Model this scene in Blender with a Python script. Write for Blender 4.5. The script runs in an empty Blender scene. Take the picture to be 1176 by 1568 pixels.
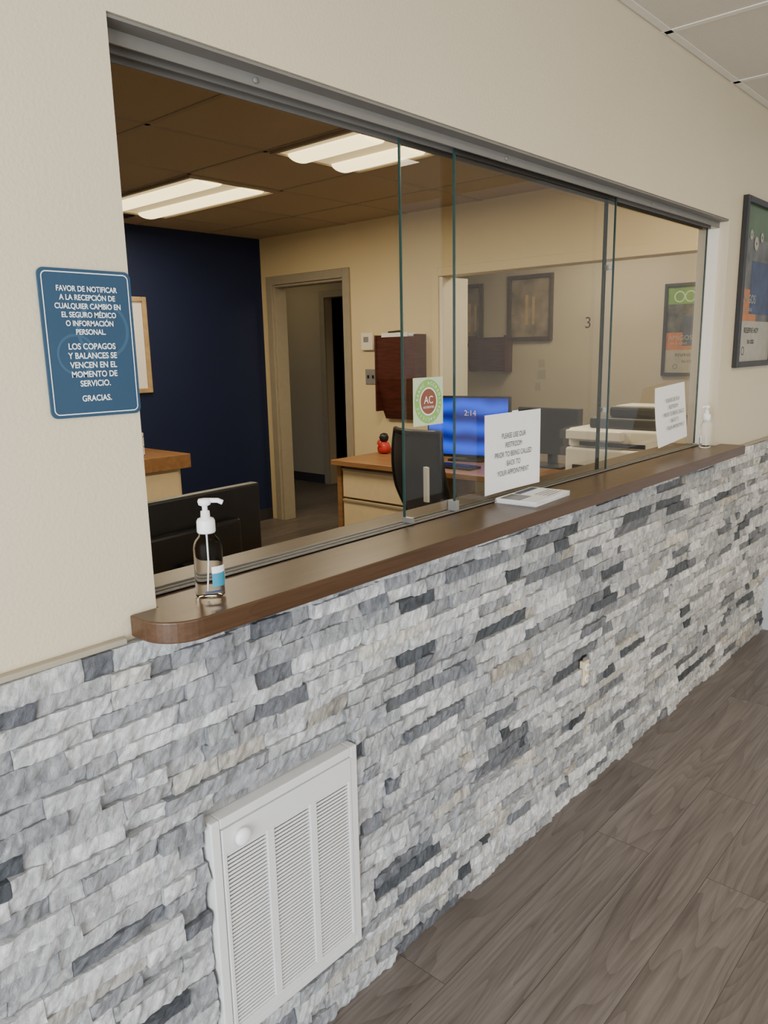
import bpy, bmesh, math, random
from mathutils import Vector, Matrix, noise
random.seed(11)
S=bpy.context.scene; C=bpy.context.collection
CEIL=2.417; CT=1.047; ST=1.010
# ---------------- materials ----------------
def nd(nt,t,**k):
    n=nt.nodes.new(t)
    for a,b in k.items():
        if hasattr(n,a): setattr(n,a,b)
    return n
def mat(name,col,rough=.6,metal=0,var=.06,scale=20,bump=0,bscale=200,emit=0,ecol=None,coat=0,stretch=None,trans=0,ior=1.45,alpha=1):
    m=bpy.data.materials.new(name); m.use_nodes=True; nt=m.node_tree
    b=nt.nodes['Principled BSDF']
    tc=nd(nt,'ShaderNodeTexCoord'); mp=nd(nt,'ShaderNodeMapping')
    if stretch: mp.inputs['Scale'].default_value=stretch
    nt.links.new(tc.outputs['Object'],mp.inputs['Vector'])
    n=nd(nt,'ShaderNodeTexNoise'); n.inputs['Scale'].default_value=scale; n.inputs['Detail'].default_value=5
    nt.links.new(mp.outputs[0],n.inputs['Vector'])
    r=nd(nt,'ShaderNodeValToRGB')
    r.color_ramp.elements[0].position=.3; r.color_ramp.elements[1].position=.7
    r.color_ramp.elements[0].color=[max(0,c*(1-var)) for c in col]+[1]
    r.color_ramp.elements[1].color=[min(1,c*(1+var)) for c in col]+[1]
    nt.links.new(n.outputs['Fac'],r.inputs['Fac']); nt.links.new(r.outputs[0],b.inputs['Base Color'])
    b.inputs['Roughness'].default_value=rough; b.inputs['Metallic'].default_value=metal
    b.inputs['Coat Weight'].default_value=coat
    b.inputs['Transmission Weight'].default_value=trans; b.inputs['IOR'].default_value=ior
    if emit:
        b.inputs['Emission Color'].default_value=list(ecol or col)+[1]; b.inputs['Emission Strength'].default_value=emit
    if bump:
        n2=nd(nt,'ShaderNodeTexNoise'); n2.inputs['Scale'].default_value=bscale; n2.inputs['Detail'].default_value=3
        nt.links.new(mp.outputs[0],n2.inputs['Vector'])
        bp=nd(nt,'ShaderNodeBump'); bp.inputs['Strength'].default_value=bump; bp.inputs['Distance'].default_value=.002
        nt.links.new(n2.outputs['Fac'],bp.inputs['Height']); nt.links.new(bp.outputs[0],b.inputs['Normal'])
    return m
M={}
M['wall']=mat('wall_paint',(.62,.54,.39),.42,var=.015,scale=3,bump=.35,bscale=160)
M['cream']=mat('office_paint',(.68,.565,.34),.6,var=.02,scale=3,bump=.15,bscale=150)
M['hall']=mat('hall_paint',(.44,.39,.31),.65,var=.02,scale=3,bump=.1,bscale=150)
M['blue']=mat('navy_paint',(.003,.011,.054),.6,var=.05,scale=3,bump=.1,bscale=150)
M['white']=mat('white_paint',(.80,.75,.64),.45,var=.02)
M['vent']=mat('vent_enamel',(.68,.68,.68),.4,var=.02)
M['trimg']=mat('taupe_trim',(.34,.30,.23),.5,var=.04)
M['alu']=mat('aluminium',(.42,.42,.42),.4,metal=.7,var=.04)
M['hdr']=mat('header_grey_paint',(.17,.163,.15),.45,var=.04)
M['black']=mat('black_plastic',(.012,.012,.013),.4,var=.2)
M['darkfab']=mat('black_mesh_fabric',(.015,.015,.017),.8,var=.3,scale=300)
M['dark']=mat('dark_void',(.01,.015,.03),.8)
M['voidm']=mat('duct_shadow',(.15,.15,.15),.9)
M['paper']=mat('paper',(.80,.80,.80),.7,var=.015,scale=60)
M['ink']=mat('ink',(.008,.008,.01),.7)
M['wtext']=mat('white_ink',(.88,.89,.90),.6,var=.01)
M['signb']=mat('sign_blue',(.015,.055,.108),.4,var=.03)
M['signb2']=mat('sign_blue_pale',(.028,.085,.15),.4,var=.03)
M['beige']=mat('beige_laminate',(.68,.57,.37),.5,var=.03)
M['mahog']=mat('mahogany',(.065,.017,.011),.35,var=.35,scale=8,stretch=(1,1,8),coat=.1)
M['dkbrown']=mat('dark_brown_frame',(.05,.03,.02),.4,var=.2)
M['ltwood']=mat('light_wood',(.42,.30,.16),.5,var=.15)
M['green']=mat('green_print',(.045,.09,.03),.3,var=.4,scale=8)
M['ogreen']=mat('green_print_bright',(.12,.26,.05),.4,var=.3,scale=8)
M['sgreen']=mat('sticker_green',(.22,.42,.10),.5)
M['lgreen']=mat('pale_green_print',(.50,.60,.38),.5)
M['orange']=mat('orange_print',(.42,.14,.035),.4,var=.15)
M['bluep']=mat('blue_print',(.025,.045,.11),.4,var=.4,scale=15)
M['teal']=mat('teal_label',(.03,.25,.38),.4)
M['greyp']=mat('grey_print',(.22,.225,.23),.5,var=.2,scale=12)
M['dgrey']=mat('photo_print',(.07,.07,.065),.3,var=.85,scale=14)
M['cardb']=mat('pale_card_print',(.34,.32,.27),.4,var=.08)
M['brownp']=mat('brown_print',(.22,.07,.04),.5)
M['red']=mat('red_plastic',(.5,.03,.03),.35)
M['cap']=mat('white_cap',(.85,.86,.86),.35,var=.01)
M['offw']=mat('printer_white',(.84,.82,.76),.45,var=.02)
M['lens']=mat('troffer_lens',(.95,.9,.75),.5,emit=2.9,ecol=(1,.81,.40),var=.01)
M['refl']=mat('troffer_reflector',(.85,.78,.6),.5,emit=.5,ecol=(1,.76,.38),var=.01)
M['base']=mat('dark_cove_base',(.03,.03,.035),.5)
M['rwall']=mat('entry_paint',(.50,.51,.53),.6,var=.02,scale=3)
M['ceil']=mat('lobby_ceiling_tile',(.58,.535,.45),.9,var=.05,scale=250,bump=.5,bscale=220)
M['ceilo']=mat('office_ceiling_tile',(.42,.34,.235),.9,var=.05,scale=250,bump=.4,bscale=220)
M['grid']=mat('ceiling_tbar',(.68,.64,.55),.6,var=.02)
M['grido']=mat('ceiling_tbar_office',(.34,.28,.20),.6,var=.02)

def screen_mat():
    m=bpy.data.materials.new('screen_blue'); m.use_nodes=True; nt=m.node_tree; b=nt.nodes['Principled BSDF']
    tc=nd(nt,'ShaderNodeTexCoord'); w=nd(nt,'ShaderNodeTexWave'); w.wave_type='RINGS'
    w.inputs['Scale'].default_value=2.2; w.inputs['Distortion'].default_value=5; w.inputs['Detail Scale'].default_value=.9
    nt.links.new(tc.outputs['Object'],w.inputs['Vector'])
    r=nd(nt,'ShaderNodeValToRGB'); r.color_ramp.elements[0].color=(.0,.006,.14,1); r.color_ramp.elements[1].color=(.005,.08,.85,1)
    nt.links.new(w.outputs[0],r.inputs[0]); nt.links.new(r.outputs[0],b.inputs['Emission Color'])
    b.inputs['Emission Strength'].default_value=1.5; b.inputs['Base Color'].default_value=(.01,.01,.02,1); b.inputs['Roughness'].default_value=.3
    return m
M['screen']=screen_mat()

def glass_mat(name,tint=(.95,.97,.955),ior=1.6,rough=.01):
    m=bpy.data.materials.new(name); m.use_nodes=True; nt=m.node_tree
    nt.nodes.clear()
    o=nd(nt,'ShaderNodeOutputMaterial'); t=nd(nt,'ShaderNodeBsdfTransparent'); g=nd(nt,'ShaderNodeBsdfGlossy'); g.inputs['Roughness'].default_value=rough
    f=nd(nt,'ShaderNodeFresnel'); f.inputs['IOR'].default_value=ior; mx=nd(nt,'ShaderNodeMixShader')
    tc=nd(nt,'ShaderNodeTexCoord'); n=nd(nt,'ShaderNodeTexNoise'); n.inputs['Scale'].default_value=2
    r=nd(nt,'ShaderNodeValToRGB'); r.color_ramp.elements[0].color=[c*.98 for c in tint]+[1]; r.color_ramp.elements[1].color=list(tint)+[1]
    nt.links.new(tc.outputs['Object'],n.inputs['Vector']); nt.links.new(n.outputs[0],r.inputs[0]); nt.links.new(r.outputs[0],t.inputs[0])
    nt.links.new(f.outputs[0],mx.inputs[0]); nt.links.new(t.outputs[0],mx.inputs[1]); nt.links.new(g.outputs[0],mx.inputs[2]); nt.links.new(mx.outputs[0],o.inputs[0])
    return m
M['glass']=glass_mat('clear_glass')
M['gel']=mat('clear_gel_bottle',(.985,.99,.99),.06,trans=1,ior=1.10,var=0)
M['gedge']=mat('glass_edge',(.02,.05,.045),.2,var=.1)

def wood(name,c1,c2,c3,plank=None,rough=.35,axis='X',gs=1.0,coat=0,fine=.35,bumpd=.0006,rings=26,ringmix=.4,spec=.5,fs_=190):
    m=bpy.data.materials.new(name); m.use_nodes=True; nt=m.node_tree; b=nt.nodes['Principled BSDF']; L=nt.links.new
    b.inputs['Specular IOR Level'].default_value=spec
    tc=nd(nt,'ShaderNodeTexCoord')
    base=tc.outputs['Object']
    rnd=None
    if plank:
        br=nd(nt,'ShaderNodeTexBrick'); br.offset=.37; br.offset_frequency=2
        br.inputs['Color1'].default_value=(0,0,0,1); br.inputs['Color2'].default_value=(1,1,1,1); br.inputs['Mortar'].default_value=(.5,.5,.5,1)
        br.inputs['Scale'].default_value=1; br.inputs['Brick Width'].default_value=plank[0]; br.inputs['Row Height'].default_value=plank[1]
        br.inputs['Mortar Size'].default_value=.0010; br.inputs['Mortar Smooth'].default_value=.3
        L(base,br.inputs['Vector']); rnd=br.outputs['Color']
    def noi(scale,detail,rg=.5,wm=37.):
        mp=nd(nt,'ShaderNodeMapping'); mp.inputs['Scale'].default_value=scale if axis=='X' else (scale[1],scale[0],scale[2])
        L(base,mp.inputs['Vector'])
        n=nd(nt,'ShaderNodeTexNoise'); n.noise_dimensions='4D'; n.inputs['Scale'].default_value=1; n.inputs['Detail'].default_value=detail; n.inputs['Roughness'].default_value=rg
        L(mp.outputs[0],n.inputs['Vector'])
        if rnd:
            ml=nd(nt,'ShaderNodeMath',operation='MULTIPLY'); ml.inputs[1].default_value=wm; L(rnd,ml.inputs[0]); L(ml.outputs[0],n.inputs['W'])
        return n.outputs['Fac']
    n=noi((1.0*gs,9*gs,9*gs),1.0,.4)
    k=nd(nt,'ShaderNodeMath',operation='MULTIPLY'); k.inputs[1].default_value=rings; L(n,k.inputs[0])
    fr=nd(nt,'ShaderNodeMath',operation='FRACT'); L(k.outputs[0],fr.inputs[0])
    pw=nd(nt,'ShaderNodeMath',operation='POWER'); pw.inputs[1].default_value=2.2; L(fr.outputs[0],pw.inputs[0])
    inv=nd(nt,'ShaderNodeMath',operation='SUBTRACT'); inv.inputs[0].default_value=.85; L(pw.outputs[0],inv.inputs[1])
    n2=noi((4,fs_,fs_),5,.7)
    n3=noi((1.4,20,20),6,.65)
    a=nd(nt,'ShaderNodeMix'); a.inputs[0].default_value=fine; L(n3,a.inputs[2]); L(n2,a.inputs[3])
    a2=nd(nt,'ShaderNodeMix'); a2.inputs[0].default_value=ringmix; L(a.outputs[0],a2.inputs[2]); L(inv.outputs[0],a2.inputs[3])
    r=nd(nt,'ShaderNodeValToRGB'); r.color_ramp.elements[0].position=.36; r.color_ramp.elements[1].position=.64
    r.color_ramp.elements[0].color=list(c1)+[1]; r.color_ramp.elements[1].color=list(c3)+[1]
    e=r.color_ramp.elements.new(.5); e.color=list(c2)+[1]
    L(a2.outputs[0],r.inputs[0]); out=r.outputs[0]
    if rnd:
        hv=nd(nt,'ShaderNodeHueSaturation'); mv=nd(nt,'ShaderNodeMapRange'); mv.inputs[3].default_value=.86; mv.inputs[4].default_value=1.14
        L(rnd,mv.inputs[0]); L(mv.outputs[0],hv.inputs['Value']); L(out,hv.inputs['Color'])
        mm=nd(nt,'ShaderNodeMix'); mm.data_type='RGBA'; L(br.outputs['Fac'],mm.inputs[0]); L(hv.outputs[0],mm.inputs[6]); mm.inputs[7].default_value=(c1[0]*.55,c1[1]*.55,c1[2]*.55,1)
        out=mm.outputs[2]
    L(out,b.inputs['Base Color']); b.inputs['Roughness'].default_value=rough; b.inputs['Coat Weight'].default_value=coat
    bp=nd(nt,'ShaderNodeBump'); bp.inputs['Strength'].default_value=.25; bp.inputs['Distance'].default_value=bumpd
    L(a.outputs[0],bp.inputs['Height']); L(bp.outputs[0],b.inputs['Normal'])
    return m
M['floor']=wood('vinyl_plank',(.078,.063,.055),(.132,.110,.098),(.185,.160,.146),plank=(1.22,.165),rough=.42,gs=1.1,fine=.48,rings=15,ringmix=.10,fs_=110)
M['counter']=wood('counter_wood',(.046,.0225,.0105),(.068,.034,.0165),(.092,.047,.023),rough=.33,gs=.6,fine=.6,rings=8,ringmix=.06,spec=.4)
M['desk']=wood('desk_wood',(.20,.10,.04),(.25,.13,.055),(.30,.16,.075),rough=.4,gs=.7,axis='Y',rings=12,ringmix=.12)

def stone_mat():
    m=bpy.data.materials.new('split_face_stone'); m.use_nodes=True; nt=m.node_tree; b=nt.nodes['Principled BSDF']; L=nt.links.new
    at=nd(nt,'ShaderNodeAttribute'); at.attribute_name='stone_col'
    tc=nd(nt,'ShaderNodeTexCoord')
    m0=nd(nt,'ShaderNodeMapping'); m0.inputs['Rotation'].default_value=(0,math.radians(-28),0); L(tc.outputs['Object'],m0.inputs[0])
    mp=nd(nt,'ShaderNodeMapping'); mp.inputs['Scale'].default_value=(2.0,2.0,1); L(m0.outputs[0],mp.inputs[0])
    n=nd(nt,'ShaderNodeTexNoise'); n.inputs['Scale'].default_value=20; n.inputs['Detail'].default_value=10; n.inputs['Roughness'].default_value=.72; n.inputs['Distortion'].default_value=.8
    L(mp.outputs[0],n.inputs['Vector'])
    r=nd(nt,'ShaderNodeValToRGB'); r.color_ramp.elements[0].position=.36; r.color_ramp.elements[0].color=(.58,.59,.61,1); r.color_ramp.elements[1].position=.64; r.color_ramp.elements[1].color=(1.32,1.32,1.32,1)
    L(n.outputs['Fac'],r.inputs[0])
    mu=nd(nt,'ShaderNodeMix'); mu.data_type='RGBA'; mu.blend_type='MULTIPLY'; mu.inputs[0].default_value=1
    L(at.outputs['Color'],mu.inputs[6]); L(r.outputs[0],mu.inputs[7]); L(mu.outputs[2],b.inputs['Base Color'])
    b.inputs['Roughness'].default_value=.38
    n2=nd(nt,'ShaderNodeTexNoise'); n2.inputs['Scale'].default_value=48; n2.inputs['Detail'].default_value=10; n2.inputs['Roughness'].default_value=.74; n2.inputs['Distortion'].default_value=.6
    L(mp.outputs[0],n2.inputs['Vector'])
    v=nd(nt,'ShaderNodeTexVoronoi'); v.inputs['Scale'].default_value=34; v.distance='MANHATTAN'; L(mp.outputs[0],v.inputs['Vector'])
    ad=nd(nt,'ShaderNodeMath',operation='MULTIPLY_ADD'); ad.inputs[1].default_value=.35; L(v.outputs['Distance'],ad.inputs[0]); L(n2.outputs['Fac'],ad.inputs[2])
    bp=nd(nt,'ShaderNodeBump'); bp.inputs['Strength'].default_value=1; bp.inputs['Distance'].default_value=.010
    L(ad.outputs[0],bp.inputs['Height']); L(bp.outputs[0],b.inputs['Normal'])
    return m
M['stone']=stone_mat()

# ---------------- helpers ----------------
def mkobj(name,verts,faces,m,parent=None,loc=(0,0,0),rot=(0,0,0),smooth=False):
    me=bpy.data.meshes.new(name); me.from_pydata(verts,[],faces); me.update()
    o=bpy.data.objects.new(name,me); C.objects.link(o)
    if m: me.materials.append(M[m] if isinstance(m,str) else m)
    o.location=loc; o.rotation_euler=rot
    if parent: o.parent=parent
    if smooth:
        for p in me.polygons: p.use_smooth=True
    return o
def box(name,a,b,m,parent=None,bevel=0,loc=(0,0,0),rot=(0,0,0)):
    c=[(a[i]+b[i])/2 for i in range(3)]; h=[abs(b[i]-a[i])/2 for i in range(3)]
    vs=[(c[0]+sx*h[0],c[1]+sy*h[1],c[2]+sz*h[2]) for sx in(-1,1) for sy in(-1,1) for sz in(-1,1)]
    fs=[(0,1,3,2),(4,6,7,5),(0,4,5,1),(2,3,7,6),(0,2,6,4),(1,5,7,3)]
    o=mkobj(name,vs,fs,m,parent,loc,rot)
    if bevel:
        md=o.modifiers.new('b','BEVEL'); md.width=bevel; md.segments=3
    return o
def boxes(name,lst,m,parent=None,bevel=0,loc=(0,0,0),rot=(0,0,0)):
    vs=[];fs=[]
    for a,b in lst:
        k=len(vs)
        lo=[min(a[i],b[i]) for i in range(3)]; hi=[max(a[i],b[i]) for i in range(3)]
        vs+=[(x,y,z) for x in(lo[0],hi[0]) for y in(lo[1],hi[1]) for z in(lo[2],hi[2])]
        fs+=[tuple(k+i for i in f) for f in [(0,1,3,2),(4,6,7,5),(0,4,5,1),(2,3,7,6),(0,2,6,4),(1,5,7,3)]]
    o=mkobj(name,vs,fs,m,parent,loc,rot)
    if bevel:
        md=o.modifiers.new('b','BEVEL'); md.width=bevel; md.segments=2
    return o
def empty(name,loc=(0,0,0),rot=(0,0,0)):
    e=bpy.data.objects.new(name,None); e.empty_display_size=.05; C.objects.link(e); e.location=loc; e.rotation_euler=rot; return e
def lathe(name,prof,m,parent=None,loc=(0,0,0),rot=(0,0,0),n=32,sx=1,sy=1):
    vs=[];fs=[]
    for r,z in prof:
        for i in range(n):
            a=2*math.pi*i/n; vs.append((r*math.cos(a)*sx,r*math.sin(a)*sy,z))
    for j in range(len(prof)-1):
        for i in range(n):
            fs.append((j*n+i,j*n+(i+1)%n,(j+1)*n+(i+1)%n,(j+1)*n+i))
    fs.append(tuple(reversed(range(n)))); fs.append(tuple(range((len(prof)-1)*n,len(prof)*n)))
    return mkobj(name,vs,fs,m,parent,loc,rot,smooth=True)
def tube(name,pts,r,m,parent=None,loc=(0,0,0),rot=(0,0,0),cyc=False):
    cu=bpy.data.curves.new(name,'CURVE'); cu.dimensions='3D'; cu.bevel_depth=r; cu.bevel_resolution=4; cu.use_fill_caps=True
    sp=cu.splines.new('POLY'); sp.points.add(len(pts)-1); sp.use_cyclic_u=cyc
    for p,q in zip(sp.points,pts): p.co=(*q,1)
    cu.materials.append(M[m]); o=bpy.data.objects.new(name,cu); C.objects.link(o); o.location=loc; o.rotation_euler=rot
    if parent: o.parent=parent
    return o
def text(name,s,size,m,parent,loc,rot=(math.pi/2,0,0),off=0,align='CENTER',sx=1):
    cu=bpy.data.curves.new(name,'FONT'); cu.body=s; cu.size=size; cu.align_x=align; cu.align_y='CENTER'; cu.offset=off
    cu.materials.append(M[m]); o=bpy.data.objects.new(name,cu); C.objects.link(o); o.location=loc; o.rotation_euler=rot; o.scale=(sx,1,1)
    o.parent=parent; return o
def rrect(w,h,r,n=8):
    p=[]
    for cx,cz,a0 in((w/2-r,h/2-r,0),(-w/2+r,h/2-r,90),(-w/2+r,-h/2+r,180),(w/2-r,-h/2+r,270)):
        for i in range(n+1):
            a=math.radians(a0+90*i/n); p.append((cx+r*math.cos(a),cz+r*math.sin(a)))
    return p
def plate(name,w,h,r,y0,y1,m,parent,cx=0,cz=0):
    p=rrect(w,h,r); n=len(p)
    vs=[(cx+x,y0,cz+z) for x,z in p]+[(cx+x,y1,cz+z) for x,z in p]
    fs=[tuple(range(n))]+[tuple(n+i for i in reversed(range(n)))]+[(i,n+i,n+(i+1)%n,(i+1)%n) for i in range(n)]
    return mkobj(name,vs,fs,m,parent)
def ring(name,w,h,r,t,y0,m,parent,cx=0,cz=0):
    p=rrect(w,h,r); q=rrect(w-2*t,h-2*t,max(.001,r-t)); n=len(p)
    vs=[(cx+x,y0,cz+z) for x,z in p]+[(cx+x,y0,cz+z) for x,z in q]
    fs=[(i,(i+1)%n,n+(i+1)%n,n+i) for i in range(n)]
    return mkobj(name,vs,fs,m,parent)
def disc(name,r,y,m,parent,cx=0,cz=0,n=40,r0=0):
    vs=[(cx+r*math.cos(2*math.pi*i/n),y,cz+r*math.sin(2*math.pi*i/n)) for i in range(n)]
    if r0:
        vs+=[(cx+r0*math.cos(2*math.pi*i/n),y,cz+r0*math.sin(2*math.pi*i/n)) for i in range(n)]
        fs=[(i,(i+1)%n,n+(i+1)%n,n+i) for i in range(n)]
    else: fs=[tuple(range(n))]
    return mkobj(name,vs,fs,m,parent)

# ---------------- camera ----------------
f=1172.
X=Vector((1072,-266,f)).normalized(); D=Vector((115,5630,f)).normalized()
Zc=-(D-X*D.dot(X)).normalized(); Yc=Zc.cross(X)
cam=bpy.data.cameras.new('camera'); co=bpy.data.objects.new('camera',cam); C.objects.link(co)
r_=Vector((X.x,Yc.x,Zc.x)); u_=-Vector((X.y,Yc.y,Zc.y)); b_=-Vector((X.z,Yc.z,Zc.z))
mw=Matrix.Identity(4)
for i in range(3): mw[i][0]=r_[i]; mw[i][1]=u_[i]; mw[i][2]=b_[i]
mw.translation=Vector((0,-1.1,1.455)); co.matrix_world=mw
cam.sensor_fit='VERTICAL'; cam.sensor_height=36; cam.lens=36*f/1568; cam.clip_start=.02
S.camera=co

# ---------------- room shell ----------------
LX=-2.2; LY=-3.6; RX=4.13; WT=.12
OX0,OX1,HZ=.65,3.30,1.942
boxes('wall_front',[((LX,0,0),(OX0,WT,CEIL)),((OX1,0,0),(4.52,WT,CEIL)),((OX0,0,HZ),(OX1,WT,CEIL)),((OX0,0,0),(OX1,WT,ST-.001))],'wall')
box('floor',(LX-.1,LY-.1,-.05),(7.6,6.6,0),'floor')
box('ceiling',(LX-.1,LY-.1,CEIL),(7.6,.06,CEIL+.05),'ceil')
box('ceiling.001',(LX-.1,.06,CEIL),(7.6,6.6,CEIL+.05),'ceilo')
box('wall_right',(RX,LY,0),(RX+.1,-.001,CEIL),'rwall')
boxes('wall_left',[((LX-.1,LY,0),(LX,0,.3)),((LX-.1,LY,2.3),(LX,0,CEIL)),((LX-.1,LY,.3),(LX,-3.2,2.3)),((LX-.1,-.35,.3),(LX,0,2.3))],'wall')
boxes('wall_entrance',[((LX-.1,LY-.1,0),(RX+.1,LY,.3)),((LX-.1,LY-.1,2.25),(RX+.1,LY,CEIL)),((LX-.1,LY-.1,.3),(-1.7,LY,2.25)),((2.0,LY-.1,.3),(RX+.1,LY,2.25)),((.1,LY-.1,.3),(.2,LY,2.25))],'wall')
# office
CX=4.4; BY=4.22
box('wall_back',(-.6,BY,0),(CX,BY+.1,CEIL),'blue')
box('wall_office_left',(-.7,WT,0),(-.6,BY+.1,CEIL),'cream')
D0,D1,DZ=3.23,4.07,2.03; P0,P1,PZ=.35,2.30,1.965
boxes('wall_office_right',[((CX,WT+.001,0),(CX+.12,P0,CEIL)),((CX,P0,PZ),(CX+.12,P1,CEIL)),((CX,P1,0),(CX+.12,D0,CEIL)),((CX,D0,DZ),(CX+.12,D1,CEIL)),((CX,D1,0),(CX+.12,BY+.1,CEIL))],'cream')
boxes('trim_1',[((CX-.02,D0-.07,0),(CX-.001,D0,DZ+.07)),((CX-.02,D1,0),(CX-.001,D1+.07,DZ+.07)),((CX-.02,D0,DZ),(CX-.001,D1,DZ+.07)),
  ((CX-.001,D1-.02,0),(CX+.125,D1-.001,DZ-.001)),((CX-.001,D0+.001,0),(CX+.125,D0+.02,DZ-.001)),((CX-.001,D0+.02,DZ-.02),(CX+.125,D1-.02,DZ-.001))],'trimg',bevel=.003)
boxes('trim_2',[((CX-.015,P1,0),(CX-.001,P1+.06,PZ+.06)),((CX-.015,P0,PZ),(CX-.001,P1,PZ+.06))],'cream',bevel=.003)
box('trim_3',(CX+.001,P1-.03,0),(CX+.30,P1-.001,PZ-.002),'white')
HX=6.0
H0,H1=4.1,5.1
boxes('wall_hall',[((HX,-.2,0),(HX+.1,H0,CEIL)),((HX,H0,2.05),(HX+.1,H1,CEIL)),((HX,H1,0),(HX+.1,6.5,CEIL))],'hall')
boxes('trim_4',[((HX-.02,H1,0),(HX-.001,H1+.08,2.12)),((HX-.02,H0-.08,0),(HX-.001,H0,2.12)),((HX-.02,H0,2.05),(HX-.001,H1,2.12))],'trimg',bevel=.003)
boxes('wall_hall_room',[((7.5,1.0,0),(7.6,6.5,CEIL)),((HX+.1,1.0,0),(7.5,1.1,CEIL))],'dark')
box('wall_hall_end',(CX,6.5,0),(7.6,6.6,CEIL),'hall')
box('wall_hall_near',(CX+.13,-.2,0),(HX,-.1,CEIL),'hall')
box('baseboard_hall',(HX-.012,H1+.08,0),(HX-.001,6.49,.1),'base')
box('baseboard_back',(-.6,BY-.012,0),(CX-.02,BY-.001,.1),'base')
box('baseboard_office',(CX-.012,P1+.06,0),(CX-.001,D0-.07,.1),'base')
# ceiling grid
g=[];g2=[]
gw=.012
for i in range(-7,9):
    x=2.573+.642*i
    if LX<x<RX: g.append(((x-gw,LY,CEIL-.003),(x+gw,-.001,CEIL)))
for i in range(0,6):
    y=-.02-.61*i
    g.append(((LX,y-gw,CEIL-.003),(RX,y+gw,CEIL)))
for x in (-.0,.65,1.3,1.95,2.59,3.24,3.88):
    g2.append(((x-gw,WT,CEIL-.003),(x+gw,BY-.001,CEIL)))
for y in (.14,.75,1.355,1.95,2.59,3.2,3.81):
    g2.append(((-.6,y-gw,CEIL-.003),(CX-.001,y+gw,CEIL)))
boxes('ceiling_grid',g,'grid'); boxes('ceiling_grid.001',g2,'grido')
boxes('trim_5',[((LX,-.016,ST-.004),(.585,-.001,ST+.006)),((3.38,-.016,ST-.004),(RX-.001,-.001,ST+.006))],'trimg',bevel=.002)

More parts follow.
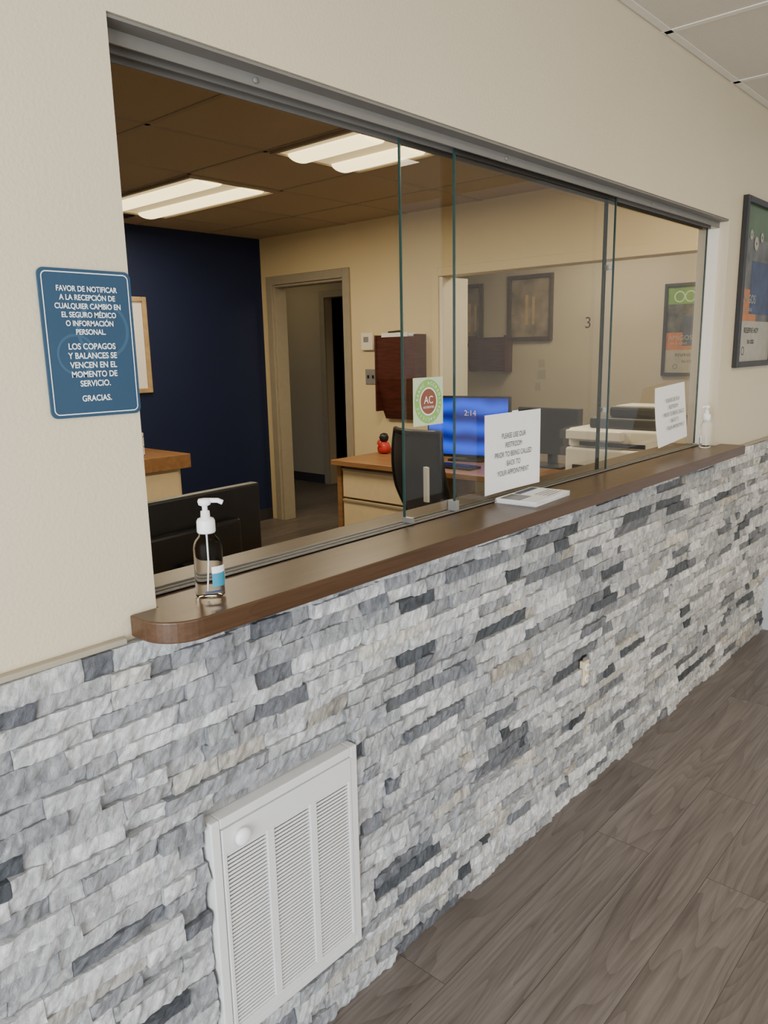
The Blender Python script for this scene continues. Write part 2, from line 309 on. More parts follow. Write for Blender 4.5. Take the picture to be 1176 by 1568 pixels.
# ---------------- stone veneer ----------------
VX0,VX1,VZ0,VZ1=.70,1.08,.143,.629
def stones():
    vs=[];fs=[];cols=[]
    pal=[((.62,.625,.635),32),((.44,.45,.475),24),((.82,.825,.83),28),((.70,.67,.61),5),((.56,.52,.46),3),((.085,.095,.11),4),((.20,.21,.235),10)]
    bag=[c for c,w in pal for _ in range(w)]
    NR=31
    hs=[[.033,.029,.036,.031][i%4]*random.uniform(.97,1.03) for i in range(NR)]
    k_=(ST-.004)/sum(hs); hs=[h*k_ for h in hs]
    zz=0
    for r,rh in enumerate(hs):
        z0=zz+.0003; z1=zz+rh-.0003; zz+=rh
        x=-1.3+random.uniform(-.1,0)
        while x<RX-.002:
            ln=random.choice([.05,.07,.09,.12,.15,.19,.24])*random.uniform(.85,1.15)
            a=x; bb=min(x+ln,RX-.002); x+=ln
            if RX-x<.05 and x<RX: bb=RX-.002; x=RX
            segs=[(a,bb)]
            zc=(z0+z1)/2
            if z1>VZ0-.004 and z0<VZ1+.004 and VZ0-.02<zc<VZ1+.02:
                segs=[]
                j=.004+random.uniform(0,.005)
                if a<VX0: segs.append((a,min(bb,VX0-j)))
                if bb>VX1: segs.append((max(a,VX1+j),bb))
            if .375<zc<.49:
                ns=[]
                for p,q in segs:
                    if q<2.115 or p>2.175: ns.append((p,q))
                    else:
                        if p<2.11: ns.append((p,2.118))
                        if q>2.18: ns.append((2.172,q))
                segs=ns
            col=random.choice(bag); tint=random.uniform(.80,1.12)
            warm=max(0,min(1,(a-1.0)/2.5))*.08
            col=(col[0]*(1+warm*.5),col[1],col[2]*(1-warm))
            dep=random.uniform(.009,.022)
            for (p,q) in segs:
                L=q-p
                if L<.012: continue
                cell=.0045 if p<1.6 else .008
                nx=max(3,int(L/cell)); nz=7 if p<1.6 else 4
                k=len(vs); sd=random.uniform(0,100); gap=.0004
                tilt=random.uniform(-.008,.008); tx=random.uniform(-.04,.04)
                for j in range(nz+1):
                    for i in range(nx+1):
                        u=i/nx; v=j/nz
                        X_=p+gap+u*(L-2*gap); Z_=z0+v*(z1-z0)
                        w_=X_-Z_*.53
                        q1=noise.noise(Vector((w_*28+sd,Z_*22,sd)))
                        q2=noise.noise(Vector((w_*120,Z_*70+sd,sd*2)))
                        q3=abs(noise.noise(Vector((w_*55,Z_*22+sd,3.3))))
                        e=min(u*L,(1-u)*L,v*rh*1.0,(1-v)*rh*1.0)
                        ed=-.0012*max(0,1-e/.004)*(1+q2)
                        y=-(.008+dep+q1*.005+q2*.0035+q3*.007+tilt*(v-.5)+tx*(u-.5)*.2+ed)
                        y=max(min(y,-.009),-.046)
                        vs.append((X_+(q2*.0012 if 0<i<nx else 0),y,Z_)); cols.append((col[0]*tint,col[1]*tint,col[2]*tint,1))
                W=nx+1
                for j in range(nz):
                    for i in range(nx):
                        a0=k+j*W+i; fs.append((a0,a0+1,a0+1+W,a0+W))
                per=[(i,0) for i in range(nx+1)]+[(nx,j) for j in range(1,nz+1)]+[(i,nz) for i in range(nx-1,-1,-1)]+[(0,j) for j in range(nz-1,0,-1)]
                k2=len(vs); n=len(per)
                for (i,j) in per:
                    v0=vs[k+j*W+i]; vs.append(v0); vs.append((v0[0],-.0062,v0[2]))
                    cc=(col[0]*tint*.8,col[1]*tint*.8,col[2]*tint*.8,1); cols.append(cc); cols.append(cc)
                for t in range(n):
                    t2=(t+1)%n; fs.append((k2+2*t,k2+2*t+1,k2+2*t2+1,k2+2*t2))
    for a,b in [((-1.4,-.006,0),(VX0-.002,-.0005,ST-.008)),((VX1+.002,-.006,0),(RX-.001,-.0005,ST-.008)),((VX0,-.006,0),(VX1,-.0005,VZ0-.002)),((VX0,-.006,VZ1+.002),(VX1,-.0005,ST-.008))]:
        k=len(vs); vs+=[(x,y,z) for x in(a[0],b[0]) for y in(a[1],b[1]) for z in(a[2],b[2])]
        fs+=[tuple(k+i for i in f_) for f_ in [(0,1,3,2),(4,6,7,5),(0,4,5,1),(2,3,7,6),(0,2,6,4),(1,5,7,3)]]
        cols+=[(.4,.4,.4,1)]*8
    o=mkobj('stone_veneer_wainscot',vs,fs,'stone',smooth=True)
    at=o.data.attributes.new('stone_col','FLOAT_COLOR','POINT')
    at.data.foreach_set('color',[c for q in cols for c in q])
    md=o.modifiers.new('w','EDGE_SPLIT'); md.split_angle=math.radians(60)
    return o
stones()

# ---------------- counter ----------------
def counter():
    x0,x1,yf,yb=.60,3.375,-.105,.18; R=.07; p=[]
    p.append((x0,-.001))
    for i in range(11):
        a=math.radians(180+90*i/10); p.append((x0+R+R*math.cos(a),yf+R+R*math.sin(a)))
    R2=.02
    for i in range(7):
        a=math.radians(270+90*i/6); p.append((x1-R2+R2*math.cos(a),yf+R2+R2*math.sin(a)))
    p+=[(x1,-.001),(OX1-.001,-.001),(OX1-.001,yb),(OX0+.001,yb),(OX0+.001,-.001)]
    n=len(p)
    vs=[(x,y,ST+.001) for x,y in p]+[(x,y,CT) for x,y in p]
    fs=[tuple(reversed(range(n))),tuple(range(n,2*n))]+[(i,(i+1)%n,n+(i+1)%n,n+i) for i in range(n)]
    o=mkobj('wooden_counter',vs,fs,'counter')
    md=o.modifiers.new('b','BEVEL'); md.width=.003; md.segments=3; md.limit_method='ANGLE'
counter()

# ---------------- sliding window ----------------
w=empty('window_1',(0,0,0))
boxes('header_liner',[((OX0+.001,.004,HZ-.006),(OX1-.001,.116,HZ-.001))],'hdr',w)
boxes('header_track',[((OX0,.038,HZ-.026),(OX1,.042,HZ-.006)),((OX0,.072,HZ-.026),(OX1,.076,HZ-.006)),((OX0,.106,HZ-.026),(OX1,.110,HZ-.006))],'hdr',w)
boxes('bottom_track',[((OX0+.002,.052,CT),(OX1-.002,.056,CT+.005)),((OX0+.002,.086,CT),(OX1-.002,.090,CT+.005)),((OX0+.002,.068,CT),(OX1-.002,.072,CT+.005)),((OX0+.002,.052,CT),(OX1-.002,.09,CT+.002))],'hdr',w)
z0=CT+.006; z1=HZ-.014
for k,(a,b,y) in enumerate([(1.385,2.385,.079),(1.563,2.42,.061),(2.40,3.28,.079)]):
    vs=[(a,y,z0),(b,y,z0),(b,y,z1),(a,y,z1)]
    mkobj('pane_%d'%(k+1),vs,[(0,1,2,3)],'glass',w)
    boxes('pane_edge_%d'%(k+1),[((a-.002,y-.003,z0),(a+.001,y+.003,z1)),((b-.001,y-.003,z0),(b+.002,y+.003,z1))],'gedge',w)
boxes('clip_1',[((1.38,.055,CT+.004),(1.392,.083,CT+.016)),((1.56,.055,CT+.004),(1.575,.083,CT+.03)),((2.39,.055,CT+.2),(2.40,.083,CT+.215)),((2.39,.055,1.70),(2.40,.083,1.715))],'alu',w)
boxes('jamb_strip',[((OX1-.012,.035,CT+.001),(OX1-.001,.115,HZ-.03))],'white',w)
for i,x in enumerate((.95,1.75,2.65)):
    lathe('clear_bumper_%d'%i,[(.001,0),(.005,0),(.005,.003),(.003,.004),(.001,.004)],'hdr',w,loc=(x,.038,HZ-.016),rot=(math.pi/2,0,0),n=18)

# ---------------- vent grille ----------------
v=empty('air_vent_grille',((VX0+VX1)/2,-.019,(VZ0+VZ1)/2))
W_=VX1-VX0; H_=VZ1-VZ0
ft=.020
boxes('frame',[((-W_/2,-.016,-H_/2),(-W_/2+ft,.0185,H_/2)),((W_/2-ft,-.016,-H_/2),(W_/2,.0185,H_/2)),((-W_/2+ft,-.016,H_/2-ft),(W_/2-ft,.0185,H_/2)),((-W_/2+ft,-.016,-H_/2),(W_/2-ft,.0185,-H_/2+ft))],'vent',v,bevel=.0025)
iw=W_/2-ft-.002; ih=H_/2-ft-.002
top=ih-.052; bot=-ih+.015
cw=(2*iw-.016-2*.018)/3
xs=[]
x=-iw+.008
for i in range(3): xs.append((x,x+cw)); x+=cw+.018
bars=[((-iw,-.018,top),(iw,.0,ih)),((-iw,-.018,-ih),(iw,.0,bot)),((-iw,-.018,bot),(xs[0][0],.0,top)),((xs[0][1],-.018,bot),(xs[1][0],.0,top)),((xs[1][1],-.018,bot),(xs[2][0],.0,top)),((xs[2][1],-.018,bot),(iw,.0,top))]
boxes('door_panel',bars,'vent',v,bevel=.001)
sv=[];sf=[]
n=46
for (a,b) in xs:
    for i in range(n):
        zc=bot+(i+.5)*(top-bot)/n; dz=(top-bot)/n
        k=len(sv)
        sv+=[(a,-.0160,zc-dz*.26),(b,-.0160,zc-dz*.26),(b,-.0150,zc+dz*.28),(a,-.0150,zc+dz*.28),(a,-.0145,zc-dz*.28),(b,-.0145,zc-dz*.28),(b,-.0135,zc+dz*.26),(a,-.0135,zc+dz*.26)]
        sf+=[(k,k+1,k+2,k+3),(k+4,k+7,k+6,k+5),(k,k+4,k+5,k+1),(k+3,k+2,k+6,k+7)]
mkobj('louvers',sv,sf,'vent',v)
box('shade_backing',(-iw,-.007,-ih),(iw,.012,ih),'voidm',v)  # grey colour painted in for the shade behind the louvers
lathe('knob',[(.0,0),(.012,0),(.012,.004),(.017,.007),(.017,.011),(.012,.016),(.003,.017)],'cap',v,loc=(-iw+.040,-.018,ih-.027),rot=(math.pi/2,0,0),n=28)

# ---------------- outlet ----------------
e=empty('wall_outlet',(2.145,-.0265,.432))
box('body',(-.018,-.008,-.04),(.018,.0185,.04),'beige',e,bevel=.003)
for s in(-1,1):
    lathe('socket_%d'%(s+2),[(.0,0),(.014,0),(.014,.003),(.012,.004),(0.001,.004)],'offw',e,loc=(0,-.008,s*.019),rot=(math.pi/2,0,0),n=24)
    boxes('slots_%d'%(s+2),[((-.006,-.0125,s*.019-.004),(-.004,-.0118,s*.019+.005)),((.004,-.0125,s*.019-.004),(.006,-.0118,s*.019+.005))],'ink',e)
boxes('bracket',[((-.012,-.004,.04),(.012,.0,.052)),((-.012,-.004,-.052),(.012,.0,-.04))],'alu',e)
box('box_void',(-.026,.008,-.052),(.026,.0185,.052),'ink',e)

# ---------------- blue spanish sign ----------------
e=empty('notice_sign',(.5785,-.001,1.476))
plate('panel',.143,.212,.010,-.003,0,'signb',e)
ring('border',.134,.203,.008,.0014,-.0036,'wtext',e)
disc('swirl_a',.042,-.0031,'signb2',e,cx=.02,cz=.02,r0=.037)
disc('swirl_b',.030,-.0033,'signb2',e,cx=-.025,cz=-.015,r0=.026)
lines=["FAVOR DE NOTIFICAR","A LA RECEPCIÓN DE","CUALQUIER CAMBIO EN","EL SEGURO MÉDICO","O INFORMACIÓN","PERSONAL.","","LOS COPAGOS","Y BALANCES SE","VENCEN EN EL","MOMENTO DE","SERVICIO.","","GRACIAS."]
z=.078
for i,l in enumerate(lines):
    if not l: z-=.0085; continue
    text('text_%d'%i,l,.0108 if i<7 else .0122,'wtext',e,(0,-.0040,z),off=.0002,sx=.86 if i<7 else .9); z-=.0122 if i<6 else .0134

# ---------------- papers on glass ----------------
e=empty('restroom_notice',(1.820,.052,1.18),(0,0,0))
def sheet(name,w_,h_,fn,parent,m='paper',nx=14,nz=10):
    vs=[fn(i/nx,j/nz) for j in range(nz+1) for i in range(nx+1)]
    fs=[(j*(nx+1)+i,j*(nx+1)+i+1,(j+1)*(nx+1)+i+1,(j+1)*(nx+1)+i) for j in range(nz) for i in range(nx)]
    return mkobj(name,vs,fs,m,parent,smooth=True)
sheet('sheet',.28,.216,lambda u,v:(-.142+.284*u+.003*(1-v),-.004+.004*math.sin(u*3)*(1-v),-.108+.216*v),e)
tl=["PLEASE USE OUR","RESTROOM","PRIOR TO BEING CALLED","BACK TO","YOUR APPOINTMENT"]
for i,l in enumerate(tl): text('line_%d'%i,l,.0205,'ink',e,(0,-.0055,.045-.0255*i),sx=.80)
boxes('tape',[((-.01,-.0052,.10),(.02,-.0046,.112))],'paper',e)
e=empty('restroom_notice.001',(2.93,.048,1.205),(math.radians(-5),math.radians(-3),math.radians(-1)))
sheet('sheet',.28,.216,lambda u,v:(-.135+.27*u-.045*(1-v)*(1-u),-.004-.02*(1-v)**2*(1-u),-.108+.216*v),e)
for i,l in enumerate(tl): text('line_%d'%i,l,.0205,'ink',e,(0.0,-.012-.0015*i,.052-.0255*i),sx=.8)

# round sticker
e=empty('accreditation_sticker',(1.467,.0685,1.337))
plate('square',.115,.115,.002,-.0006,0.0,'lgreen',e)
disc('ring',.053,-.0009,'sgreen',e,r0=.034)
disc('inner_ring',.034,-.0011,'paper',e,r0=.0305)
disc('center',.0305,-.0010,'brownp',e)
text('aa','AC',.026,'wtext',e,(0,-.0016,.003)); text('bb','ACCREDITED',.007,'wtext',e,(0,-.0016,-.014))
for i in range(26):
    a=2*math.pi*i/26
    t=text('ch_%d'%i,"ACCREDITED FACILITY AAAHC "[i],.011,'wtext',e,(.0435*math.sin(a),-.0014,.0435*math.cos(a)),rot=(math.pi/2,a,0))

# ---------------- sanitizer bottles ----------------
def bottle(loc,rz,name):
    e=empty(name,loc,(0,0,rz))
    lathe('body',[(.020,0),(.0245,.002),(.0258,.007),(.025,.02),(.0245,.05),(.025,.084),(.0238,.094),(.019,.102),(.0138,.108),(.013,.116)],'gel',e,n=40,sx=1.0,sy=.8)
    lathe('cap',[(.0145,.1125),(.0158,.115),(.0155,.133),(.0135,.137),(.008,.139),(.0075,.150),(.0045,.151),(.0045,.162)],'cap',e)
    tube('pump_spout',[(-.008,0,.166),(.006,0,.168),(.022,0,.167),(.030,0,.163)],.0042,'cap',e)
    lathe('pump_head',[(.004,.158),(.010,.161),(.0115,.167),(.010,.171),(.004,.172)],'cap',e,sy=.8)
    tube('dip_tube',[(0,0,.112),(.0,0,.06),(-.004,0,.008)],.0014,'cap',e)
    for nm,m_,za,zb,a0,a1 in(('label_lower','teal',.020,.044,10,75),('label_upper','cap',.044,.056,10,75),('label_side','cap',.020,.05,78,96),('label_text','bluep',.010,.014,-20,50)):
        vs=[];n=16
        for j in range(2):
            for i in range(n+1):
                a=math.radians(-90+a0+(a1-a0)*i/n); rr=.0264
                vs.append((rr*math.cos(a),rr*math.sin(a)*.8,za if j==0 else zb))
        mkobj(nm,vs,[(i,i+1,n+2+i,n+1+i) for i in range(n)],m_,e,smooth=True)
bottle((.745,-.02,CT+.0005),math.radians(-35),'hand_sanitizer_bottle')
bottle((3.20,.005,CT+.0005),math.radians(160),'hand_sanitizer_bottle.001')

# brochures
e=empty('brochure_stack',(1.84,-.005,CT))
for i in range(9):
    j=random.uniform(-.003,.003)
    box('leaf_%d'%i,(-.105+j,-.062+j*.6,.0005+i*.0014),(.105+j,.058-j,.0016+i*.0014),'paper',e,rot=(0,0,math.radians(5+random.uniform(-2,2))))
box('photo_block',(-.10,-.01,.0133),(-.03,.05,.0136),'dgrey',e,rot=(0,0,math.radians(5)))
box('title_block',(-.02,.03,.0133),(.095,.05,.0136),'bluep',e,rot=(0,0,math.radians(5)))
boxes('printed_lines',[((-.005,-.045+.012*i,.0133),(.09,-.043+.012*i,.0135)) for i in range(4)],'ink',e,rot=(0,0,math.radians(5)))

# ---------------- posters ----------------
def poster(name,loc,rz,gm,w_=.50,h_=.69,logos=True):
    e=empty(name,loc,(0,0,rz)); t=.024
    boxes('frame',[((-w_/2,-.022,-h_/2),(-w_/2+t,0,h_/2)),((w_/2-t,-.022,-h_/2),(w_/2,0,h_/2)),((-w_/2+t,-.022,h_/2-t),(w_/2-t,0,h_/2)),((-w_/2+t,-.022,-h_/2),(w_/2-t,0,-h_/2+t))],'black',e,bevel=.002)
    a=w_/2-t; b=h_/2-t
    box('print',(-a,-.006,-b),(a,-.001,b),'dgrey',e)
    box('green_band',(-a,-.0068,b-.13),(a,-.006,b),gm,e)
    box('photo',(-a,-.0068,-.02),(a,-.006,b-.13),'dgrey',e)
    box('orange_band',(-a,-.0068,-.15),(.0,-.006,-.02),'orange',e)
    box('blue_photo',(-.10,-.0076,-.12),(a,-.0068,.10),'bluep',e)
    box('pale_band',(-a,-.0068,-b),(a,-.006,-.15),'cardb',e)
    if logos:
        disc('logo_1',.042,-.0078,'lgreen',e,cx=-a+.09,cz=b-.075,r0=.033); disc('logo_2',.042,-.0078,'lgreen',e,cx=-a+.17,cz=b-.075,r0=.033)
    else:
        for k in range(3): disc('bloom_%d'%k,.020+.008*(k%2),-.0078-.0002*k,'cardb',e,cx=-a+.09+.07*k,cz=b-.12-.03*(k%2),r0=.006)
    text('t1','AMIGOS',.05,'cardb',e,(-a+.11,-.008,-.06)); text('t2','de la salud',.03,'cardb',e,(-a+.10,-.008,-.10))
    text('t3','RESERVE HOY',.032,'ink',e,(-.05,-.008,-.19)); text('t4','tu cita',.035,'ink',e,(-.05,-.008,-.235))
    disc('heart',.018,-.0078,'ink',e,cx=-a+.08,cz=-b+.045,r0=.015)
    return e
poster('framed_poster',(3.69,-.001,1.707),0,'green',logos=False)
poster('framed_poster.001',(HX-.001,1.09,1.58),-math.pi/2,'ogreen')

# ---------------- office fixtures on wall ----------------
R90=-math.pi/2
def on_wall(name,x,y,z): return empty(name,(x-.001,y,z),(0,0,R90))
e=on_wall('thermostat',CX,2.98,1.54)
box('body',(-.06,-.025,-.065),(.06,0,.065),'white',e,bevel=.006); box('display',(-.03,-.027,-.005),(.02,-.025,.035),'greyp',e)
e=on_wall('light_switch_plate',CX,2.96,1.275)
box('plate',(-.058,-.006,-.058),(.058,0,.058),'alu',e,bevel=.003)
boxes('toggles',[((-.03,-.016,-.012),(-.02,-.006,.012)),((.02,-.016,-.012),(.03,-.006,.012))],'ink',e)
e=on_wall('wall_file_holder',CX,2.61,1.265)
pr=[(-.12,.30),(-.12,.20),(-.12,.0),(-.06,-.24),(-.03,-.30),(0,-.30),(0,.30)]
n=len(pr); hw=.18
vs=[(-hw,y,z) for y,z in pr]+[(hw,y,z) for y,z in pr]
mkobj('case',vs,[tuple(reversed(range(n))),tuple(range(n,2*n))]+[(i,(i+1)%n,n+(i+1)%n,n+i) for i in range(n)],'mahog',e)
boxes('side_panels',[((-hw-.014,-.13,-.24),(-hw,0,.315)),((hw,-.13,-.24),(hw+.014,0,.315))],'mahog',e,bevel=.003)
tube('handle',[(-.12,-.06,.30),(-.10,-.07,.335),(.0,-.07,.34),(.03,-.06,.30)],.008,'black',e)
boxes('files',[((-.15,-.10,.30),(.1,-.085,.33)),((-.13,-.05,.30),(.13,-.04,.325))],'paper',e)
e=on_wall('wall_file_holder.001',HX,2.91,1.42)
box('case',(-.19,-.10,-.15),(.19,0,.15),'mahog',e,bevel=.01); boxes('lip',[((-.2,-.115,-.155),(-.18,0,.165)),((.18,-.115,-.155),(.2,0,.165))],'mahog',e)
def pic(name,x,y,z,w_,h_,fm,im,rz=R90):
    e=empty(name,(x,y,z),(0,0,rz)); t=.035
    boxes('frame',[((-w_/2,-.025,-h_/2),(-w_/2+t,0,h_/2)),((w_/2-t,-.025,-h_/2),(w_/2,0,h_/2)),((-w_/2+t,-.025,h_/2-t),(w_/2-t,0,h_/2)),((-w_/2+t,-.025,-h_/2),(w_/2-t,0,-h_/2+t))],fm,e,bevel=.004)
    box('canvas',(-w_/2+t,-.008,-h_/2+t),(w_/2-t,0,h_/2-t),im,e)
    boxes('figure',[((-.05,-.010,-h_/4),(-.02,-.008,h_/5)),((.02,-.010,-h_/4),(.045,-.008,h_/6))],'ltwood',e)
M['art']=mat('art_print',(.22,.18,.13),.5,var=.5,scale=6)
pic('framed_picture',HX-.001,2.53,1.81,.45,.56,'dkbrown','art')
pic('framed_picture.001',HX-.001,3.14,1.77,.24,.56,'dkbrown','art')
pic('framed_picture.002',3.0,BY-.001,1.545,.52,.71,'ltwood','paper',rz=0)
e=on_wall('room_number_sign',HX,1.98,1.66); text('n','3',.13,'ink',e,(0,-.003,0)); plate('plate',.09,.13,.004,-.002,0,'hall',e)
e=on_wall('wall_notes',HX,2.42,1.3); boxes('cards',[((-.03,-.002,-.1),(.05,0,-.02)),((-.02,-.002,.0),(.04,0,.07)),((-.05,-.002,-.2),(.0,0,-.13))],'cardb',e)
e=empty('ceiling_vent',(2.75,4.0,CEIL-.004)); boxes('slats',[((-.25,-.12+.04*i,-.01),(.25,-.10+.04*i,.001)) for i in range(7)]+[((-.27,-.14,-.008),(-.25,.15,0)),((.25,-.14,-.008),(.27,.15,0))],'black',e)

# ---------------- troffers ----------------
def troffer(name,x0,x1,y0,y1,energy,col=(1,.83,.56)):
    e=empty(name,((x0+x1)/2,(y0+y1)/2,CEIL-.004)); a=(x1-x0)/2; b=(y1-y0)/2
    t=.02
    boxes('frame',[((-a,-b,-.012),(-a+t,b,0)),((a-t,-b,-.012),(a,b,0)),((-a+t,-b,-.012),(a-t,-b+t,0)),((-a+t,b-t,-.012),(a-t,b,0))],'grido',e)
    box('reflector',(-a+t,-b+t,-.003),(a-t,b-t,0),'refl',e)
    for k,cx in enumerate((-a*.48,a*.48)):
        vs=[];n=10;r=a*.24
        for y in(-b+t*1.5,b-t*1.5):
            for i in range(n+1):
                an=math.pi*i/n; vs.append((cx+r*math.cos(an),y,-.004-.028*math.sin(an)))
        mkobj('lens_%d'%(k+1),vs,[(i,i+1,n+2+i,n+1+i) for i in range(n)]+[tuple(range(n+1)),tuple(range(n+1,2*n+2))],'lens',e,smooth=True)
    l=bpy.data.lights.new(name+'_lamp','AREA'); l.shape='RECTANGLE'; l.size=2*a-.1; l.size_y=2*b-.1; l.energy=energy; l.color=col
    lo=bpy.data.objects.new('lamp',l); C.objects.link(lo); lo.parent=e; lo.location=(0,0,-.04)
troffer('ceiling_light_troffer',2.60,3.22,1.37,1.93,26)
troffer('ceiling_light_troffer.001',2.60,3.23,2.60,3.80,27)
troffer('ceiling_light_troffer.002',.66,1.28,1.37,1.93,9)
troffer('added_light_side_room',4.95,5.55,1.0,2.2,21)  # unseen fixture added to light the room beyond the wide opening
troffer('added_light_hall',4.95,5.55,5.2,5.8,1.0)  # added fixture, never in view, gives the hallway a faint light
troffer('ceiling_light_troffer.005',2.58,3.21,-2.45,-1.25,30)
troffer('added_light_office_right',3.26,3.86,.16,.74,12)  # added behind the header, out of view, to brighten the office's right end

# ---------------- office furniture ----------------
e=empty('office_desk',(0,0,0))
box('top',(3.60,.2,.715),(4.37,2.62,.75),'desk',e,bevel=.004)
boxes('end_panel',[((3.64,2.56,0),(4.35,2.60,.714)),((3.64,1.95,0),(4.35,1.98,.714)),((3.64,.22,0),(4.35,.25,.714))],'desk',e)
box('pedestal',(3.66,1.985,.05),(4.33,2.555,.713),'desk',e)
for i in range(3):
    box('drawer_%d'%i,(3.635,2.0,.08+.21*i),(3.659,2.54,.275+.21*i),'beige',e,bevel=.003)
    box('pull_%d'%i,(3.628,2.0,.262+.21*i),(3.6345,2.54,.275+.21*i),'trimg',e)
e=empty('back_desk',(0,0,0))
box('top',(1.2,3.55,.68),(3.12,4.2,.78),'desk',e,bevel=.004)
boxes('pedestal',[((2.5,3.6,.0),(3.06,4.18,.679)),((1.25,3.6,.0),(1.7,4.18,.679))],'beige',e,bevel=.004)
for i in range(2): box('drawer_%d'%i,(2.53,3.58,.06+.31*i),(3.03,3.599,.35+.31*i),'beige',e,bevel=.004)
e=empty('paper_tray',(2.74,3.87,.781)); boxes('tiers',[((-.12,-.15,0),(.12,.15,.008)),((-.12,-.15,.06),(.12,.15,.068)),((-.12,-.15,.0),(-.112,.15,.16)),((.112,-.15,.0),(.12,.15,.16)),((-.12,-.15,.13),(.12,.15,.138))],'paper',e)
e=empty('reception_desk',(0,0,0))
box('top',(.68,.125,.715),(2.4,.72,.745),'desk',e,bevel=.004); boxes('legs',[((.70,.14,0),(.73,.70,.714)),((2.35,.14,0),(2.38,.70,.714))],'desk',e)

def monitor(name,loc,rz,w_,h_,scr,zc):
    e=empty(name,loc,(0,0,rz))
    box('casing',(-w_/2,-.012,zc-h_/2),(w_/2,.02,zc+h_/2),'black',e,bevel=.006)
    box('rear_bulge',(-w_/3,.02,zc-h_/3),(w_/3,.045,zc+h_/4),'black',e,bevel=.01)
    box('screen',(-w_/2+.012,-.014,zc-h_/2+.02),(w_/2-.012,-.0121,zc+h_/2-.012),scr,e)
    box('neck',(-.03,.045,.01),(.03,.07,zc),'black',e,bevel=.005); box('foot',(-.12,-.06,0),(.12,.12,.012),'black',e,bevel=.004)
    return e
e=monitor('computer_monitor',(4.08,1.82,.7505),math.radians(-78),.58,.40,'screen',.22)
text('clock','2:14',.05,'wtext',e,(.02,-.0150,.31)); 
monitor('computer_monitor.001',(4.12,1.25,.7505),math.radians(-88),.42,.28,'black',.22)
monitor('computer_monitor.002',(1.045,.55,.7455),math.radians(180+4),.55,.32,'black',.207)
e=empty('keyboard',(3.78,1.75,.7505),(0,0,R90)); box('base',(-.2,-.06,0),(.2,.06,.015),'black',e,bevel=.004)
boxes('keys',[((-.19+.025*i,-.05+.025*j,.015),(-.17+.025*i,-.03+.025*j,.02)) for i in range(15) for j in range(4)],'black',e)
e=empty('desk_calculator',(3.85,1.35,.7505)); box('b',(-.1,-.07,0),(.1,.07,.035),'offw',e,bevel=.008); boxes('keys',[((-.08+.03*i,-.05+.03*j,.035),(-.06+.03*i,-.03+.03*j,.041)) for i in range(3) for j in range(3)],'ink',e)
e=empty('note_box',(3.8,2.08,.7505)); box('b',(-.05,-.04,0),(.05,.04,.05),'paper',e,bevel=.003); box('slip',(-.03,-.03,.05),(.03,.03,.056),'bluep',e)
e=empty('red_figurine',(4.05,2.53,.7505))
lathe('body',[(.02,0),(.045,.01),(.05,.04),(.035,.075),(.012,.09)],'red',e); lathe('head',[(.005,.08),(.028,.09),(.034,.115),(.024,.14),(.004,.147)],'black',e)
tube('arm',[(-.04,0,.05),(-.065,0,.08),(-.05,0,.10)],.009,'red',e); tube('arm_2',[(.04,0,.05),(.065,0,.03),(.06,0,.01)],.009,'red',e)

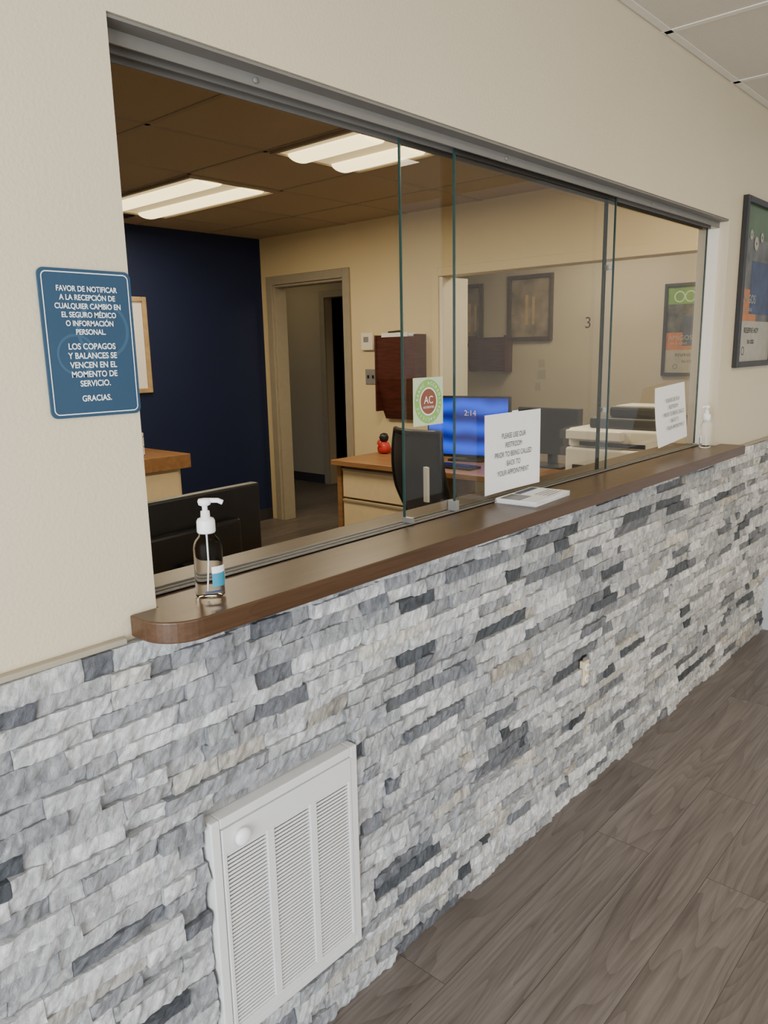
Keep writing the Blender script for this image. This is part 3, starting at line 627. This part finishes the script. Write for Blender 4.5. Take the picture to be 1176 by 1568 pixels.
def chair(name,loc,rz):
    e=empty(name,loc,(0,0,rz))
    def back(u,v):
        x=(u-.5)*(.44-.10*abs(v-.35)); z=.55+.50*v; y=-.22-.05*math.sin(v*3.0)-.10*v+.07*(abs(u-.5)*2)**2
        return (x,y,z)
    o=sheet('back',0,0,back,e,m='darkfab',nx=14,nz=14); md=o.modifiers.new('s','SOLIDIFY'); md.thickness=.02
    rim=[back(i/14,0) for i in range(15)]+[back(1,j/14) for j in range(1,15)]+[back(i/14,1) for i in range(13,-1,-1)]+[back(0,j/14) for j in range(13,0,-1)]
    tube('back_rim',rim,.014,'black',e,cyc=True)
    box('seat',(-.24,-.20,.44),(.24,.26,.52),'darkfab',e,bevel=.03)
    box('spine',(-.03,-.27,.42),(.03,-.235,.75),'black',e,bevel=.008); box('spine_base',(-.03,-.27,.40),(.03,.0,.44),'black',e)
    lathe('column',[(.03,.09),(.03,.25),(.02,.25),(.02,.43)],'black',e)
    for s in(-1,1): tube('armrest_%d'%s,[(s*.25,.0,.46),(s*.29,.02,.56),(s*.29,.02,.68),(s*.29,-.1,.70),(s*.29,.15,.70)],.015,'black',e)
    for k in range(5):
        a=2*math.pi*k/5+.3
        tube('leg_%d'%k,[(0,0,.11),(.30*math.cos(a),.30*math.sin(a),.075)],.017,'black',e)
        lathe('castor_%d'%k,[(.012,-.012),(.028,-.012),(.028,.012),(.012,.012)],'black',e,loc=(.30*math.cos(a),.30*math.sin(a),.0285),rot=(math.pi/2,0,a),n=18)
    return e
e=chair('office_chair',(3.375,1.41,0),math.radians(-102))
box('tag',(.15,-.34,.70),(.18,-.325,.88),'paper',e)

# printer
e=empty('office_printer',(3.95,.64,.7505),(0,0,R90))
box('base',(-.27,-.25,0),(.27,.25,.19),'offw',e,bevel=.012)
box('tray_gap',(-.22,-.262,.06),(.22,-.251,.10),'black',e)
box('upper',(-.27,-.22,.191),(.27,.25,.29),'offw',e,bevel=.012)
box('output_slot',(-.20,-.226,.20),(.16,-.2205,.222),'black',e)
box('control_panel',(-.26,-.27,.235),(.05,-.2205,.285),'offw',e,bevel=.006)
box('scanner',(-.17,-.18,.291),(.24,.22,.345),'black',e,bevel=.01)
box('feeder',(-.10,-.10,.346),(.20,.16,.40),'black',e,bevel=.015)
box('out_sheet',(-.07,-.08,.401),(.14,.12,.406),'offw',e)

# ---------------- lights ----------------
def area(name,loc,rot,sx,sy,en,col):
    l=bpy.data.lights.new(name,'AREA'); l.shape='RECTANGLE'; l.size=sx; l.size_y=sy; l.energy=en; l.color=col
    o=bpy.data.objects.new(name,l); C.objects.link(o); o.location=loc; o.rotation_euler=rot
area('daylight_entrance',(.15,LY-.15,1.25),(math.radians(90),0,0),3.6,1.9,64,(.93,.96,1))
area('daylight_side',(LX-.15,-1.8,1.3),(math.radians(90),0,math.radians(-90)),2.8,1.9,240,(.92,.96,1))
wd=bpy.data.worlds.new('World'); S.world=wd; wd.use_nodes=True; nt=wd.node_tree
bg=nt.nodes['Background']; sk=nt.nodes.new('ShaderNodeTexSky'); sk.sky_type='NISHITA'; sk.sun_disc=False; sk.sun_elevation=math.radians(40)
nt.links.new(sk.outputs[0],bg.inputs[0]); bg.inputs[1].default_value=.1
